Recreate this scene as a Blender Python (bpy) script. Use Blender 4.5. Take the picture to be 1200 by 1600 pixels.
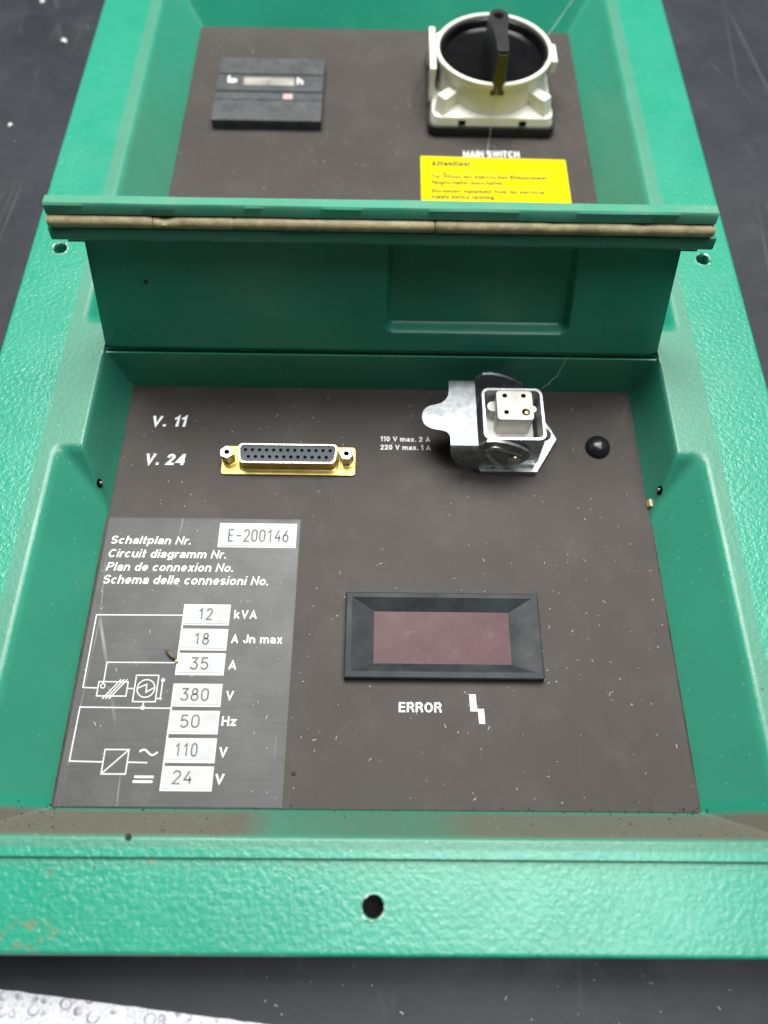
import bpy, bmesh, math, random
import numpy as np
from mathutils import Vector, Matrix, noise

for o in list(bpy.data.objects): bpy.data.objects.remove(o, do_unlink=True)
scn = bpy.context.scene
COL = scn.collection
MM = 0.001
rnd = random.Random(7)

# ------------------------------------------------------------------ camera
cam = bpy.data.cameras.new('camera'); camo = bpy.data.objects.new('camera', cam); COL.objects.link(camo)
camo.location = (-1.09*MM, 4.76*MM, 230.64*MM)
camo.rotation_euler = (0.45244, -0.01351, 0.00711)
cam.sensor_fit = 'VERTICAL'; cam.sensor_height = 36; cam.lens = 1130*36/1600
cam.clip_start = 0.005; cam.clip_end = 20
cam.dof.use_dof = True; cam.dof.focus_distance = 0.262; cam.dof.aperture_fstop = 6.0
scn.camera = camo

# ------------------------------------------------------------------ light
w = bpy.data.worlds.new('World'); scn.world = w; w.use_nodes = True
bg = w.node_tree.nodes['Background']; bg.inputs[0].default_value = (0.95, 0.98, 1.0, 1); bg.inputs[1].default_value = 0.04

def area(name, loc, target, sx, sy, power, col):
    l = bpy.data.lights.new(name, 'AREA'); l.shape = 'RECTANGLE'; l.size = sx; l.size_y = sy; l.energy = power; l.color = col
    o = bpy.data.objects.new(name, l); COL.objects.link(o); o.location = loc
    o.rotation_euler = (Vector(target)-Vector(loc)).to_track_quat('-Z', 'Y').to_euler()
    return o
area('ceiling_softbox', (0.03, 0.66, 1.15), (0, 0.18, 0), 1.1, 0.6, 31, (1, 0.985, 0.96))
area('ceiling_lamp', (0.10, 0.22, 1.3), (0.03, 0.14, 0), 1.3, 0.5, 15, (0.97, 0.99, 1))

vs = scn.view_settings; vs.view_transform = 'Standard'; vs.look = 'None'; vs.exposure = 0.1; vs.gamma = 1.0; vs.use_curve_mapping = False
scn.render.engine = 'CYCLES'

# ------------------------------------------------------------------ material helpers
class NT:
    def __init__(s, name):
        s.m = bpy.data.materials.new(name); s.m.use_nodes = True; s.t = s.m.node_tree; s.n = s.t.nodes
        s.b = s.n['Principled BSDF']; s.tc = s.n.new('ShaderNodeTexCoord')
    def link(s, a, b): s.t.links.new(a, b)
    def set(s, sock, v):
        if isinstance(v, (int, float)): sock.default_value = v
        elif isinstance(v, (tuple, list)): sock.default_value = tuple(v)+((1,) if len(v) == 3 and len(sock.default_value) == 4 else ())
        else: s.link(v, sock)
    def map(s, scale=(1, 1, 1), rot=(0, 0, 0), loc=(0, 0, 0)):
        k = s.n.new('ShaderNodeMapping'); s.link(s.tc.outputs['Object'], k.inputs[0])
        k.inputs['Scale'].default_value = scale; k.inputs['Rotation'].default_value = rot; k.inputs['Location'].default_value = loc
        return k.outputs[0]
    def noise(s, scale, detail=3, rough=.5, vec=None, dist=0):
        k = s.n.new('ShaderNodeTexNoise'); k.inputs['Scale'].default_value = scale; k.inputs['Detail'].default_value = detail
        k.inputs['Roughness'].default_value = rough; k.inputs['Distortion'].default_value = dist
        s.link(vec if vec is not None else s.tc.outputs['Object'], k.inputs['Vector']); return k.outputs[0]
    def voro(s, scale, feature='F1', vec=None, out=0, rand=1):
        k = s.n.new('ShaderNodeTexVoronoi'); k.feature = feature; k.inputs['Scale'].default_value = scale; k.inputs['Randomness'].default_value = rand
        s.link(vec if vec is not None else s.tc.outputs['Object'], k.inputs['Vector']); return k.outputs[out]
    def ramp(s, v, a, b, c0=0., c1=1.):
        k = s.n.new('ShaderNodeMapRange'); k.clamp = True; s.link(v, k.inputs[0])
        for i, x in zip((1, 2, 3, 4), (a, b, c0, c1)): k.inputs[i].default_value = x
        return k.outputs[0]
    def math(s, op, a, b=0.):
        k = s.n.new('ShaderNodeMath'); k.operation = op; s.set(k.inputs[0], a); s.set(k.inputs[1], b); return k.outputs[0]
    def mix(s, f, a, b):
        k = s.n.new('ShaderNodeMix'); k.data_type = 'RGBA'; s.set(k.inputs[0], f); s.set(k.inputs[6], a); s.set(k.inputs[7], b); return k.outputs[2]
    def bump(s, h, dist, strength=1., prev=None):
        k = s.n.new('ShaderNodeBump'); k.inputs['Strength'].default_value = strength; k.inputs['Distance'].default_value = dist
        s.link(h, k.inputs['Height'])
        if prev is not None: s.link(prev, k.inputs['Normal'])
        return k.outputs[0]
    def attr(s, name):
        k = s.n.new('ShaderNodeAttribute'); k.attribute_name = name
        q = s.n.new('ShaderNodeSeparateColor'); s.link(k.outputs['Color'], q.inputs[0]); return q.outputs
    def out(s, col=None, rough=None, metal=None, normal=None, **kw):
        if col is not None: s.set(s.b.inputs['Base Color'], col)
        if rough is not None: s.set(s.b.inputs['Roughness'], rough)
        if metal is not None: s.set(s.b.inputs['Metallic'], metal)
        if normal is not None: s.link(normal, s.b.inputs['Normal'])
        for k, v in kw.items(): s.set(s.b.inputs[k.replace('_', ' ')], v)
        return s.m

def green_paint(name, masked, dusty=.25):
    t = NT(name)
    var = t.noise(18, 4, .6)
    col = t.mix(t.ramp(var, .3, .7), (0.012, 0.222, 0.138), (0.018, 0.258, 0.164))
    fine = t.noise(2200, 2, .6); mid = t.noise(740, .8, .4, dist=.3)
    lea = t.math('ADD', t.math('MULTIPLY', t.math('ABSOLUTE', t.math('SUBTRACT', mid, .5)), -1.1), t.math('MULTIPLY', t.noise(560, .6, .4), .9))
    dustn = t.noise(70, 6, .7); speck = t.voro(260, 'F1')
    if masked:
        a = t.attr('mask')
        lea = t.math('MULTIPLY', t.math('MULTIPLY', lea, a[0]), t.ramp(t.noise(28, 3, .6), .3, .7, .55, 1.25))
        d = t.math('MULTIPLY', a[1], t.ramp(dustn, .15, .45, .6, 1.0))
        dcol = t.mix(t.noise(900, 2), (0.095, 0.090, 0.068), (0.145, 0.138, 0.108))
        col = t.mix(d, col, dcol)
        rust = t.math('MULTIPLY', t.ramp(t.noise(330, 4, .7), .52, .66, 0, .75), t.ramp(t.attr('rust')[0], .25, .7))
        col = t.mix(rust, col, (0.20, 0.13, 0.06))
        chip = t.ramp(t.math('ADD', a[2], t.math('MULTIPLY', t.math('SUBTRACT', t.noise(900, 3, .6), .5), 1.9)), .62, .75)
        col = t.mix(chip, col, (0.62, 0.66, 0.55))
    else:
        d = t.ramp(dustn, .38, .75, dusty*.3, dusty); lea = t.math('MULTIPLY', lea, .15)
        col = t.mix(d, col, (0.2, 0.19, 0.13))
    # tiny lint specks and dark flecks
    col = t.mix(t.ramp(speck, .05, .09, .5, 0), col, (0.35, 0.42, 0.36))
    col = t.mix(t.ramp(t.voro(75), .028, .04, .8, 0), col, (0.03, 0.05, 0.035))
    rough = t.ramp(t.noise(55, 5, .65),   .3, .75, .26, .42)
    n = t.bump(fine, .00002, .5); n = t.bump(lea, .00034, .8, n)
    rough = t.math('ADD', rough, t.math('MULTIPLY', d, .45))
    coat = t.math('MULTIPLY', t.math('SUBTRACT', 1., t.math('MINIMUM', t.math('MULTIPLY', d, 1.6), 1.)), .5 if masked else .1)
    spec = t.math('SUBTRACT', .5 if masked else .35, t.math('MULTIPLY', d, .3))
    return t.out(col, rough, 0, n, Coat_Weight=coat, Coat_Roughness=.24, Specular_IOR_Level=spec)

def plate_paint():
    t = NT('brown_grey_plate')
    base = t.mix(t.ramp(t.noise(9, 4, .6), .3, .7), (0.040, 0.0335, 0.0295), (0.051, 0.0435, 0.0385))
    base = t.mix(t.ramp(t.noise(45, 6, .72), .5, .8, 0, .22), base, (0.12, 0.108, 0.097))
    sp = t.math('MULTIPLY', t.ramp(t.voro(230), .05, .1, .5, 0), t.ramp(t.noise(40, 3), .45, .6))
    base = t.mix(sp, base, (0.38, 0.36, 0.33))
    sc = t.voro(30, 'DISTANCE_TO_EDGE', vec=t.map((1, .12, 1), (0, 0, .9)))
    base = t.mix(t.math('MULTIPLY', t.ramp(sc, .002, .006, .14, 0), t.ramp(t.noise(25, 2), .5, .65)), base, (0.16, .15, .14))
    n = t.bump(t.noise(1800, 2, .6), .00004, .5)
    return t.out(base, t.ramp(t.noise(30, 4, .6), .3, .7, .56, .64), 0, n, Specular_IOR_Level=.22)

def simple(name, c0, c1, rough, metal=0, nscale=80, bscale=900, bdist=.00003, r1=None, **kw):
    t = NT(name)
    col = t.mix(t.ramp(t.noise(nscale, 5, .65), .35, .68), c0, c1)
    n = t.bump(t.noise(bscale, 3, .6), bdist, .6)
    return t.out(col, t.ramp(t.noise(nscale*.7, 4, .6), .3, .7, rough, r1 if r1 else rough*1.25), metal, n, **kw)

M = {}
M['green'] = green_paint('green_paint', True)
M['green_cover'] = green_paint('green_paint_cover', False, .12)
M['green_lip'] = green_paint('green_paint_lip', False, .42)
M['plate'] = plate_paint()
M['black'] = simple('black_plastic', (0.008, 0.008, 0.009), (0.018, 0.019, 0.02), .36, bscale=1600, bdist=.00006)
M['bezel'] = simple('textured_black_plastic', (0.014, 0.017, 0.018), (0.032, 0.038, 0.040), .55, bscale=1500, bdist=.00015, Specular_IOR_Level=.3)
M['hour'] = simple('dusty_black_plastic', (0.028, 0.032, 0.033), (0.06, 0.066, 0.067), .5, nscale=160, bscale=1300, bdist=.0001)
M['gloss'] = simple('glossy_black_plastic', (0.004, 0.004, 0.005), (0.007, 0.007, 0.007), .1, bdist=.00001, r1=.2, Specular_IOR_Level=.35)
M['dome'] = simple('satin_black_rubber', (0.006, 0.006, 0.007), (0.011, 0.011, 0.012), .24, r1=.3)
M['ivory'] = simple('ivory_plastic', (0.66, 0.64, 0.54), (0.73, 0.715, 0.64), .45, nscale=60, bdist=.00002)
M['yellowed'] = simple('yellowed_plastic', (0.012, 0.010, 0.004), (0.034, 0.027, 0.006), .4)
M['ceramic'] = simple('grimy_white_plastic', (0.52, 0.50, 0.44), (0.66, 0.65, 0.60), .5, nscale=160)
M['white'] = simple('white_print', (0.50, 0.52, 0.51), (0.56, 0.57, 0.56), .6)
M['print'] = simple('white_screen_print', (0.70, 0.72, 0.71), (0.78, 0.79, 0.78), .6)
M['tape'] = simple('embossed_tape', (0.36, 0.375, 0.37), (0.43, 0.445, 0.44), .55, nscale=120)
M['ink'] = simple('grey_ink', (0.06, 0.06, 0.058), (0.11, 0.11, 0.107), .6, nscale=500)
M['dark_ink'] = simple('dark_ink', (0.025, 0.022, 0.005), (0.05, 0.045, 0.01), .6)
M['yellow'] = simple('yellow_sticker', (0.60, 0.50, 0.0), (0.66, 0.55, 0.0), .7, Specular_IOR_Level=.1)
M['steel'] = simple('zinc_steel', (0.20, 0.215, 0.22), (0.36, 0.38, 0.385), .46, 1, nscale=260, bscale=1400, bdist=.00005)
M['cast'] = simple('cast_zinc', (0.34, 0.36, 0.37), (0.54, 0.56, 0.56), .4, 1, nscale=400, bscale=1100, bdist=.0002)
M['brass'] = simple('yellow_chromate', (0.40, 0.30, 0.085), (0.54, 0.42, 0.16), .38, 1, nscale=120)
M['nickel'] = simple('nickel_plate', (0.44, 0.41, 0.33), (0.58, 0.56, 0.49), .3, 1, nscale=200)
M['insert'] = simple('blue_black_plastic', (0.022, 0.032, 0.042), (0.035, 0.048, 0.058), .5)
M['hole'] = simple('deep_black', (0.002, 0.002, 0.002), (0.004, 0.004, 0.004), .9, Specular_IOR_Level=.02)
M['gasket'] = simple('aged_foam_rubber', (0.20, 0.165, 0.08), (0.38, 0.32, 0.175), .45, nscale=140, bscale=900, bdist=.0003)
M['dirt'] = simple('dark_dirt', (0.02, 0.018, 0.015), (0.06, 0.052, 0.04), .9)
M['lint'] = simple('pale_lint', (0.5, 0.49, 0.46), (0.7, 0.69, 0.66), .9)
M['tan'] = simple('tan_crumb', (0.45, 0.34, 0.16), (0.6, 0.47, 0.25), .6)
M['husk'] = simple('brown_husk', (0.03, 0.027, 0.022), (0.16, 0.13, 0.08), .5, nscale=400)
M['web'] = simple('cobweb', (0.4, 0.4, 0.38), (0.5, 0.5, 0.48), .8)
M['pink'] = simple('red_indicator', (0.5, 0.28, 0.28), (0.6, 0.36, 0.36), .4)
M['lcd'] = simple('grey_counter', (0.16, 0.155, 0.135), (0.36, 0.35, 0.31), .4, nscale=120)

def foil():
    t = NT('brushed_dark_foil')
    br = t.noise(60, 4, .6, vec=t.map((1, 14, 1)))
    col = t.mix(t.ramp(br, .3, .7), (0.052, 0.052, 0.052), (0.064, 0.064, 0.063))
    col = t.mix(t.math('MULTIPLY', t.ramp(t.noise(30, 5, .7), .5, .75, 0, .5), 1.), col, (0.115, .112, .108))
    sc = t.voro(26, 'DISTANCE_TO_EDGE', vec=t.map((1, .1, 1), (0, 0, 1.1)))
    col = t.mix(t.math('MULTIPLY', t.ramp(sc, .002, .005, .5, 0), t.ramp(t.noise(28, 2), .5, .6)), col, (0.3, .3, .29))
    n = t.bump(br, .00005, .4)
    return t.out(col, t.ramp(t.noise(40, 4, .6), .3, .7, .42, .55), .1, n, Specular_IOR_Level=.35)
M['foil'] = foil()

def window():
    t = NT('dusty_red_filter')
    col = t.mix(t.ramp(t.noise(70, 5, .65), .35, .7), (0.045, 0.009, 0.014), (0.066, 0.020, 0.026))
    col = t.mix(t.ramp(t.noise(130, 4, .7), .6, .72, 0, .6), col, (0.10, 0.06, 0.064))
    return t.out(col, t.ramp(t.noise(120, 4, .6), .3, .7, .3, .36), 0, Specular_IOR_Level=.16)
M['window'] = window()

def tabletop():
    t = NT('black_rubber_mat')
    col = t.mix(t.ramp(t.noise(7, 5, .65), .3, .7), (0.012, 0.014, 0.018), (0.024, 0.028, 0.033))
    for sc, rot, st in ((16, .5, .12), (22, 2.0, .1), (11, 1.35, .14)):
        e = t.voro(sc, 'DISTANCE_TO_EDGE', vec=t.map((1, .16, 1), (0, 0, rot)))
        col = t.mix(t.math('MULTIPLY', t.ramp(e, .001, .012, .55, 0), t.ramp(t.noise(18, 3), .5, .68)), col, (0.085, .09, .095))
    col = t.mix(t.ramp(t.noise(35, 6, .75), .52, .85, 0, .5), col, (0.055, .058, .062))
    n = t.bump(t.noise(420, 3, .6), .0001, .4)
    return t.out(col, t.ramp(t.noise(16, 5, .7), .3, .7, .38, .6), 0, n, Specular_IOR_Level=.35)
M['mat'] = tabletop()

def droplets():
    t = NT('droplet_print_card')
    vec = t.map((1, 1.15, 1)); 
    def ring(scale, lo):
        k = t.n.new('ShaderNodeTexVoronoi'); k.inputs['Scale'].default_value = scale; k.inputs['Randomness'].default_value = .75; t.link(vec, k.inputs['Vector'])
        q = t.n.new('ShaderNodeSeparateColor'); t.link(k.outputs['Color'], q.inputs[0])
        rr = t.math('ADD', t.math('MULTIPLY', q.outputs[0], .22), lo)
        wob = t.math('ADD', k.outputs[0], t.math('MULTIPLY', t.math('SUBTRACT', t.noise(scale*2.5, 2), .5), .16))
        df = t.math('SUBTRACT', wob, rr)
        return t.ramp(t.math('ABSOLUTE', df), .03, .11, 1, 0), t.ramp(df, -.08, .06, 1, 0)
    r1, d1 = ring(235, .2); r2, d2 = ring(520, .18)
    line = t.math('MAXIMUM', r1, t.math('MULTIPLY', r2, .55))
    line = t.math('MULTIPLY', line, t.ramp(t.noise(300, 2), .3, .62, .15, 1))
    col = t.mix(t.math('MULTIPLY', line, .9), (0.60, 0.60, 0.64), (0.10, 0.10, 0.14))
    n = t.bump(t.math('ADD', d1, t.math('MULTIPLY', d2, .4)), .0003, .5)
    return t.out(col, .35, 0, n)
M['droplets'] = droplets()

# ------------------------------------------------------------------ mesh helpers (all lengths in mm)
def mesh_obj(name, verts, faces, mat, parent=None, smooth=None, mats=None, fm=None):
    me = bpy.data.meshes.new(name)
    me.from_pydata([(v[0]*MM, v[1]*MM, v[2]*MM) for v in verts], [], faces)
    for m_ in (mats or [mat]): me.materials.append(M[m_])
    if fm: me.polygons.foreach_set('material_index', fm)
    me.update()
    o = bpy.data.objects.new(name, me); COL.objects.link(o); o.parent = parent
    if smooth is not None:
        me.polygons.foreach_set('use_smooth', [True]*len(me.polygons))
        if smooth < 180: me.set_sharp_from_angle(angle=math.radians(smooth))
    return o

class B:
    """collects shapes into one bmesh, in mm"""
    def __init__(s): s.bm = bmesh.new(); s.mats = []; s.mi = 0
    def mat(s, m):
        if m not in s.mats: s.mats.append(m)
        s.mi = s.mats.index(m); return s
    def _new(s, faces, bevel=0, seg=2, minang=30):
        for f in faces: f.material_index = s.mi
        if bevel:
            es = set(e for f in faces for e in f.edges if len(e.link_faces) == 2 and e.calc_face_angle(0) > math.radians(minang))
            r = bmesh.ops.bevel(s.bm, geom=list(es), offset=bevel, segments=seg, affect='EDGES', profile=.6, clamp_overlap=True)
            for f in r['faces']: f.material_index = s.mi
        return s
    def prism(s, pts, z0, z1, bevel=0, top=None, seg=2):
        """outline extruded from z0 to z1; top = other outline for the upper end"""
        a = [s.bm.verts.new((x, y, z0)) for x, y in pts]; b = [s.bm.verts.new((x, y, z1)) for x, y in (top or pts)]
        n = len(pts)
        fs = [s.bm.faces.new((a[i], a[(i+1) % n], b[(i+1) % n], b[i])) for i in range(n)]
        fs.append(s.bm.faces.new(list(reversed(a)))); fs.append(s.bm.faces.new(b))
        return s._new(fs, bevel, seg)
    def box(s, x0, x1, y0, y1, z0, z1, bevel=0): return s.prism([(x0, y0), (x1, y0), (x1, y1), (x0, y1)], z0, z1, bevel)
    def ring(s, outer, inner, z0, z1):
        n = len(outer); V = [[s.bm.verts.new((x, y, z)) for x, y in o] for o, z in ((outer, z0), (outer, z1), (inner, z1), (inner, z0))]
        fs = [s.bm.faces.new((V[k][i], V[k][(i+1) % n], V[(k+1) % 4][(i+1) % n], V[(k+1) % 4][i])) for k in range(4) for i in range(n)]
        return s._new(fs)
    def lathe(s, prof, cx, cy, n=48, close=True):
        V = [[s.bm.verts.new((cx+r*math.cos(2*math.pi*i/n), cy+r*math.sin(2*math.pi*i/n), z)) for i in range(n)] for r, z in prof]
        fs = [s.bm.faces.new((V[k][i], V[k][(i+1) % n], V[k+1][(i+1) % n], V[k+1][i])) for k in range(len(prof)-1) for i in range(n)]
        if close:
            fs.append(s.bm.faces.new(V[-1])); fs.append(s.bm.faces.new(list(reversed(V[0]))))
        return s._new(fs)
    def plateXZ(s, pts, y0, y1, bevel=0):
        """outline in the XZ plane, extruded along Y"""
        a = [s.bm.verts.new((x, y0, z)) for x, z in pts]; b = [s.bm.verts.new((x, y1, z)) for x, z in pts]; n = len(pts)
        fs = [s.bm.faces.new((a[i], a[(i+1) % n], b[(i+1) % n], b[i])) for i in range(n)]
        fs.append(s.bm.faces.new(list(reversed(a)))); fs.append(s.bm.faces.new(b))
        return s._new(fs, bevel)
    def tube(s, pts, r, n=8, caps=True):
        P = [Vector(p) for p in pts]; R_ = r if isinstance(r, (list, tuple)) else [r]*len(P); rows = []
        for i, p in enumerate(P):
            d = (P[min(i+1, len(P)-1)]-P[max(i-1, 0)]).normalized(); u = d.cross(Vector((0, 0, 1)))
            if u.length < 1e-3: u = d.cross(Vector((0, 1, 0)))
            u.normalize(); v = d.cross(u)
            rows.append([s.bm.verts.new(p+R_[i]*(u*math.cos(2*math.pi*k/n)+v*math.sin(2*math.pi*k/n))) for k in range(n)])
        fs = [s.bm.faces.new((rows[i][k], rows[i][(k+1) % n], rows[i+1][(k+1) % n], rows[i+1][k])) for i in range(len(P)-1) for k in range(n)]
        if caps: fs.append(s.bm.faces.new(rows[0])); fs.append(s.bm.faces.new(rows[-1]))
        return s._new(fs)
    def build(s, name, mat=None, parent=None, smooth=35, mtx=None):
        if mtx is not None: s.bm.transform(mtx)
        bmesh.ops.recalc_face_normals(s.bm, faces=s.bm.faces[:])
        bmesh.ops.scale(s.bm, vec=(MM, MM, MM), verts=s.bm.verts[:])
        me = bpy.data.meshes.new(name); s.bm.to_mesh(me); s.bm.free()
        for m_ in (s.mats or [mat]): me.materials.append(M[m_])
        me.polygons.foreach_set('use_smooth', [True]*len(me.polygons)); me.set_sharp_from_angle(angle=math.radians(smooth))
        o = bpy.data.objects.new(name, me); COL.objects.link(o); o.parent = parent
        return o

def rrect(x0, x1, y0, y1, r, n=5):
    P = []
    for cx, cy, a in ((x1-r, y1-r, 0), (x0+r, y1-r, 90), (x0+r, y0+r, 180), (x1-r, y0+r, 270)):
        for i in range(n+1):
            t = math.radians(a+90*i/n); P.append((cx+r*math.cos(t), cy+r*math.sin(t)))
    return P
def circ(cx, cy, r, n=24): return [(cx+r*math.cos(2*math.pi*i/n), cy+r*math.sin(2*math.pi*i/n)) for i in range(n)]
def tag(o, label=None, cat=None, group=None, kind=None):
    for k, v in (('label', label), ('category', cat), ('group', group), ('kind', kind)):
        if v: o[k] = v
    return o
def ribbon(V, F, pts, wd, z, closed=False):
    """flat mitred stroke appended to V, F"""
    n = len(pts); P = [Vector(p) for p in pts]; base = len(V)
    for i in range(n):
        a = P[i-1] if (i or closed) else None; b = P[(i+1) % n] if (i < n-1 or closed) else None
        d1 = (P[i]-a).normalized() if a is not None else None; d2 = (b-P[i]).normalized() if b is not None else None
        d1 = d1 or d2; d2 = d2 or d1
        n1 = Vector((-d1.y, d1.x)); n2 = Vector((-d2.y, d2.x)); m = n1+n2
        m = m.normalized() if m.length > 1e-4 else n1
        k = wd/2/max(.45, m.dot(n1))
        V += [(P[i].x+m.x*k, P[i].y+m.y*k, z), (P[i].x-m.x*k, P[i].y-m.y*k, z)]
    for i in range(n if closed else n-1):
        j = (i+1) % n; F.append((base+2*i, base+2*i+1, base+2*j+1, base+2*j))

def arc(cx, cy, rx, ry, a0, a1, n=8): return [(cx+rx*math.cos(math.radians(a0+(a1-a0)*i/n)), cy+ry*math.sin(math.radians(a0+(a1-a0)*i/n))) for i in range(n+1)]
def glyph(ch, t):
    """grotesque letter as centre lines of strokes 2t wide, capital height 1: (ink width, strokes)"""
    X = .71; w = .60; h = 1-t; L = lambda W: W-t
    if ch in 'ÖÄÜ':
        W, st = glyph({'Ö': 'O', 'Ä': 'A', 'Ü': 'U'}[ch], t); return W, st+[[(W*.32, 1.1), (W*.32, 1.1+2*t)], [(W*.68, 1.1), (W*.68, 1.1+2*t)]]
    bowl = lambda W, c=X/2, r=X/2: arc(W/2, c, W/2-t, r-t, 0, 360, 22)
    ra = .26
    arch = lambda x0, x1: [(x0, X*.4)]+arc((x0+x1)/2, X-t-ra, (x1-x0)/2, ra, 180, 0, 9)+[(x1, 0)]
    sc = lambda W, H: arc(W/2, H-t-(H/2-t)/2, W/2-t, (H/2-t)/2, 25, 270, 12)+arc(W/2, t+(H/2-t)/2, W/2-t, (H/2-t)/2, 90, -155, 12)[1:]
    if ch == 'a': return .56, [[(t+.02, X*.70)]+arc(.28-.0, X-t-.16, .28-t, .16, 160, 0, 8)+[(L(.56), 0)], [(L(.56), X*.56), (.30, X*.53)]+arc(.25, .215, .25-t, .215-t, 90, 270, 8)+[(.36, t+.03), (L(.56), .2)]]
    if ch == 'b': return w, [bowl(w), [(t, 0), (t, 1)]]
    if ch == 'c': return .56, [arc(.29, X/2, .29-t, X/2-t, 42, 318, 16)]
    if ch == 'd': return w, [bowl(w), [(L(w), 0), (L(w), 1)]]
    if ch == 'e': return .58, [[(t, X*.50), (L(.58), X*.50)]+arc(.29, X/2, .29-t, X/2-t, 8, 318, 18)]
    if ch == 'f': return .36, [[(.16, 0), (.16, .80)]+arc(.16+.16, .80, .16, .20-t, 180, 95, 5), [(0, X-t), (.36, X-t)]]
    if ch == 'g': return w, [bowl(w), [(L(w), X), (L(w), -.06)]+arc(w/2, -.06, w/2-t, .21-t, 0, -155, 8)]
    if ch == 'h': return w, [[(t, 0), (t, 1)], arch(t, L(w))]
    if ch == 'i': return 2*t, [[(t, 0), (t, X)], [(t, 1-1.5*t), (t, 1)]]
    if ch == 'k': return w, [[(t, 0), (t, 1)], [(L(w)-.04, X), (t+.06, X*.45)], [(.24, X*.56), (L(w), 0)]]
    if ch == 'l': return 2*t, [[(t, 0), (t, 1)]]
    if ch == 'm': return .92, [[(t, 0), (t, X)], arch(t, .46), arch(.46, .92-t)]
    if ch == 'n': return w, [[(t, 0), (t, X)], arch(t, L(w))]
    if ch == 'o': return .61, [bowl(.61)]
    if ch == 'p': return w, [bowl(w), [(t, -.27), (t, X)]]
    if ch == 'q': return w, [bowl(w), [(L(w), -.27), (L(w), X)]]
    if ch == 'r': return .38, [[(t, 0), (t, X)], [(t, X*.45)]+arc(.34, X*.56, .34-t, X*.44-t, 180, 95, 6)+[(.38, X-t)]]
    if ch == 's': return .53, [sc(.53, X)]
    if ch == 't': return .36, [[(.16, .95), (.16, .17)]+arc(.16+.14, .17, .14, .17-t, 180, 275, 5), [(0, X-t), (.36, X-t)]]
    if ch == 'u': return w, [[(t, X), (t, .28)]+arc(w/2, .26+t*0, w/2-t, .26-t, 180, 360, 9)+[(L(w), .3)], [(L(w), 0), (L(w), X)]]
    if ch == 'x': return .58, [[(t, 0), (L(.58), X)], [(t, X), (L(.58), 0)]]
    if ch == 'y': return .58, [[(t, X), (.30, .05)], [(L(.58), X), (.27, -.18), (.08, -.24+t)]]
    if ch == 'z': return .54, [[(.02, X-t), (L(.54), X-t), (t, t), (.53, t)]]
    if ch == 'A': return .76, [[(t*.9, 0), (.38, h), (.76-t*.9, 0)], [(.2, .30), (.56, .30)]]
    if ch == 'C': return .74, [arc(.38, .5, .38-t, .5-t, 40, 320, 20)]
    if ch == 'D': return .72, [[(t, t), (.32, t)]+arc(.32, .5, .40-t, .5-t, -90, 90, 12)+[(t, h), (t, t)]]
    if ch == 'E': return .62, [[(.62, h), (t, h), (t, t), (.62, t)], [(t, .52), (.57, .52)]]
    if ch == 'H': return .70, [[(t, 0), (t, 1)], [(L(.70), 0), (L(.70), 1)], [(t, .52), (L(.70), .52)]]
    if ch == 'I': return 2*t, [[(t, 0), (t, 1)]]
    if ch == 'J': return .52, [[(L(.52), 1), (L(.52), .26)]+arc(.26, .26, .26-t, .26-t, 0, -180, 8)+[(t, .34)]]
    if ch == 'M': return .84, [[(t, 0), (t, h), (.42, .12), (.84-t, h), (.84-t, 0)]]
    if ch == 'N': return .72, [[(t, 0), (t, h-.02), (L(.72), .02+t), (L(.72), 1)]]
    if ch == 'O': return .78, [arc(.39, .5, .39-t, .5-t, 0, 360, 26)]
    if ch == 'P': return .66, [[(t, 0), (t, h), (.38, h)]+arc(.38, .70, .28-t, .30-t, 90, -90, 9)+[(t, .40+t*0)]]
    if ch == 'R': return .70, [[(t, 0), (t, h), (.40, h)]+arc(.40, .72, .28-t, .28-t, 90, -90, 9)+[(t, .44+t)], [(.40, .46), (.60-t*.4, .28), (L(.70), 0)]]
    if ch == 'S': return .66, [sc(.66, 1)]
    if ch == 'T': return .64, [[(0, h), (.64, h)], [(.32, 0), (.32, h)]]
    if ch == 'V': return .72, [[(t*.9, 1), (.36, t*.9), (.72-t*.9, 1)]]
    if ch == 'W': return 1.0, [[(t*.9, 1), (.27, t), (.5, .92), (.73, t), (1-t*.9, 1)]]
    if ch == '0': return .58, [arc(.29, .5, .29-t, .5-t, 0, 360, 22)]
    if ch == '1': return .36, [[(0, .76), (.14, .79), (.36-t, .97), (.36-t, 0)]]
    if ch == '2': return .58, [[(t, .66)]+arc(.29, 1-.29, .29-t, .29-t, 175, -35, 10)+[(.24, .3), (t+.02, t), (.58, t)]]
    if ch == '4': return .60, [[(.46, 0), (.46, 1)], [(.44, .93), (t*.9, .30), (.60, .30)]]
    if ch == '.': return 2*t, [[(t, 0), (t, 2*t)]]
    if ch == '!': return 2*t, [[(t, 0), (t, 2*t)], [(t, .3), (t, 1)]]
    return .3, []
def text(s, x0, x1, y, cap, mat, parent, z, shear=0., bold=.09, gap=.13, name='lettering'):
    """line of type: left edge x0, right edge x1, baseline y, capital height cap (mm)"""
    V = []; F = []; x = 0; k = 0
    for ch in s:
        W, st = glyph(ch, bold)
        for pl in st:
            cl = len(pl) > 8 and abs(pl[0][0]-pl[-1][0])+abs(pl[0][1]-pl[-1][1]) < 1e-6
            ribbon(V, F, [(px+x, py) for px, py in (pl[:-1] if cl else pl)], 2*bold, .006*(k % 3), cl); k += 1
        x += W+gap*(1 if st else .55)
    A_ = np.array(V); A_[:, 0] += shear*A_[:, 1]; A_[:, 0] -= A_[:, 0].min(); A_[:, 0] *= (x1-x0)/A_[:, 0].max()
    mesh_obj(name, [(a[0]+x0, a[1]*cap+y, a[2]+z) for a in A_], F, mat, parent)
def flush_text(): pass

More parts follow.
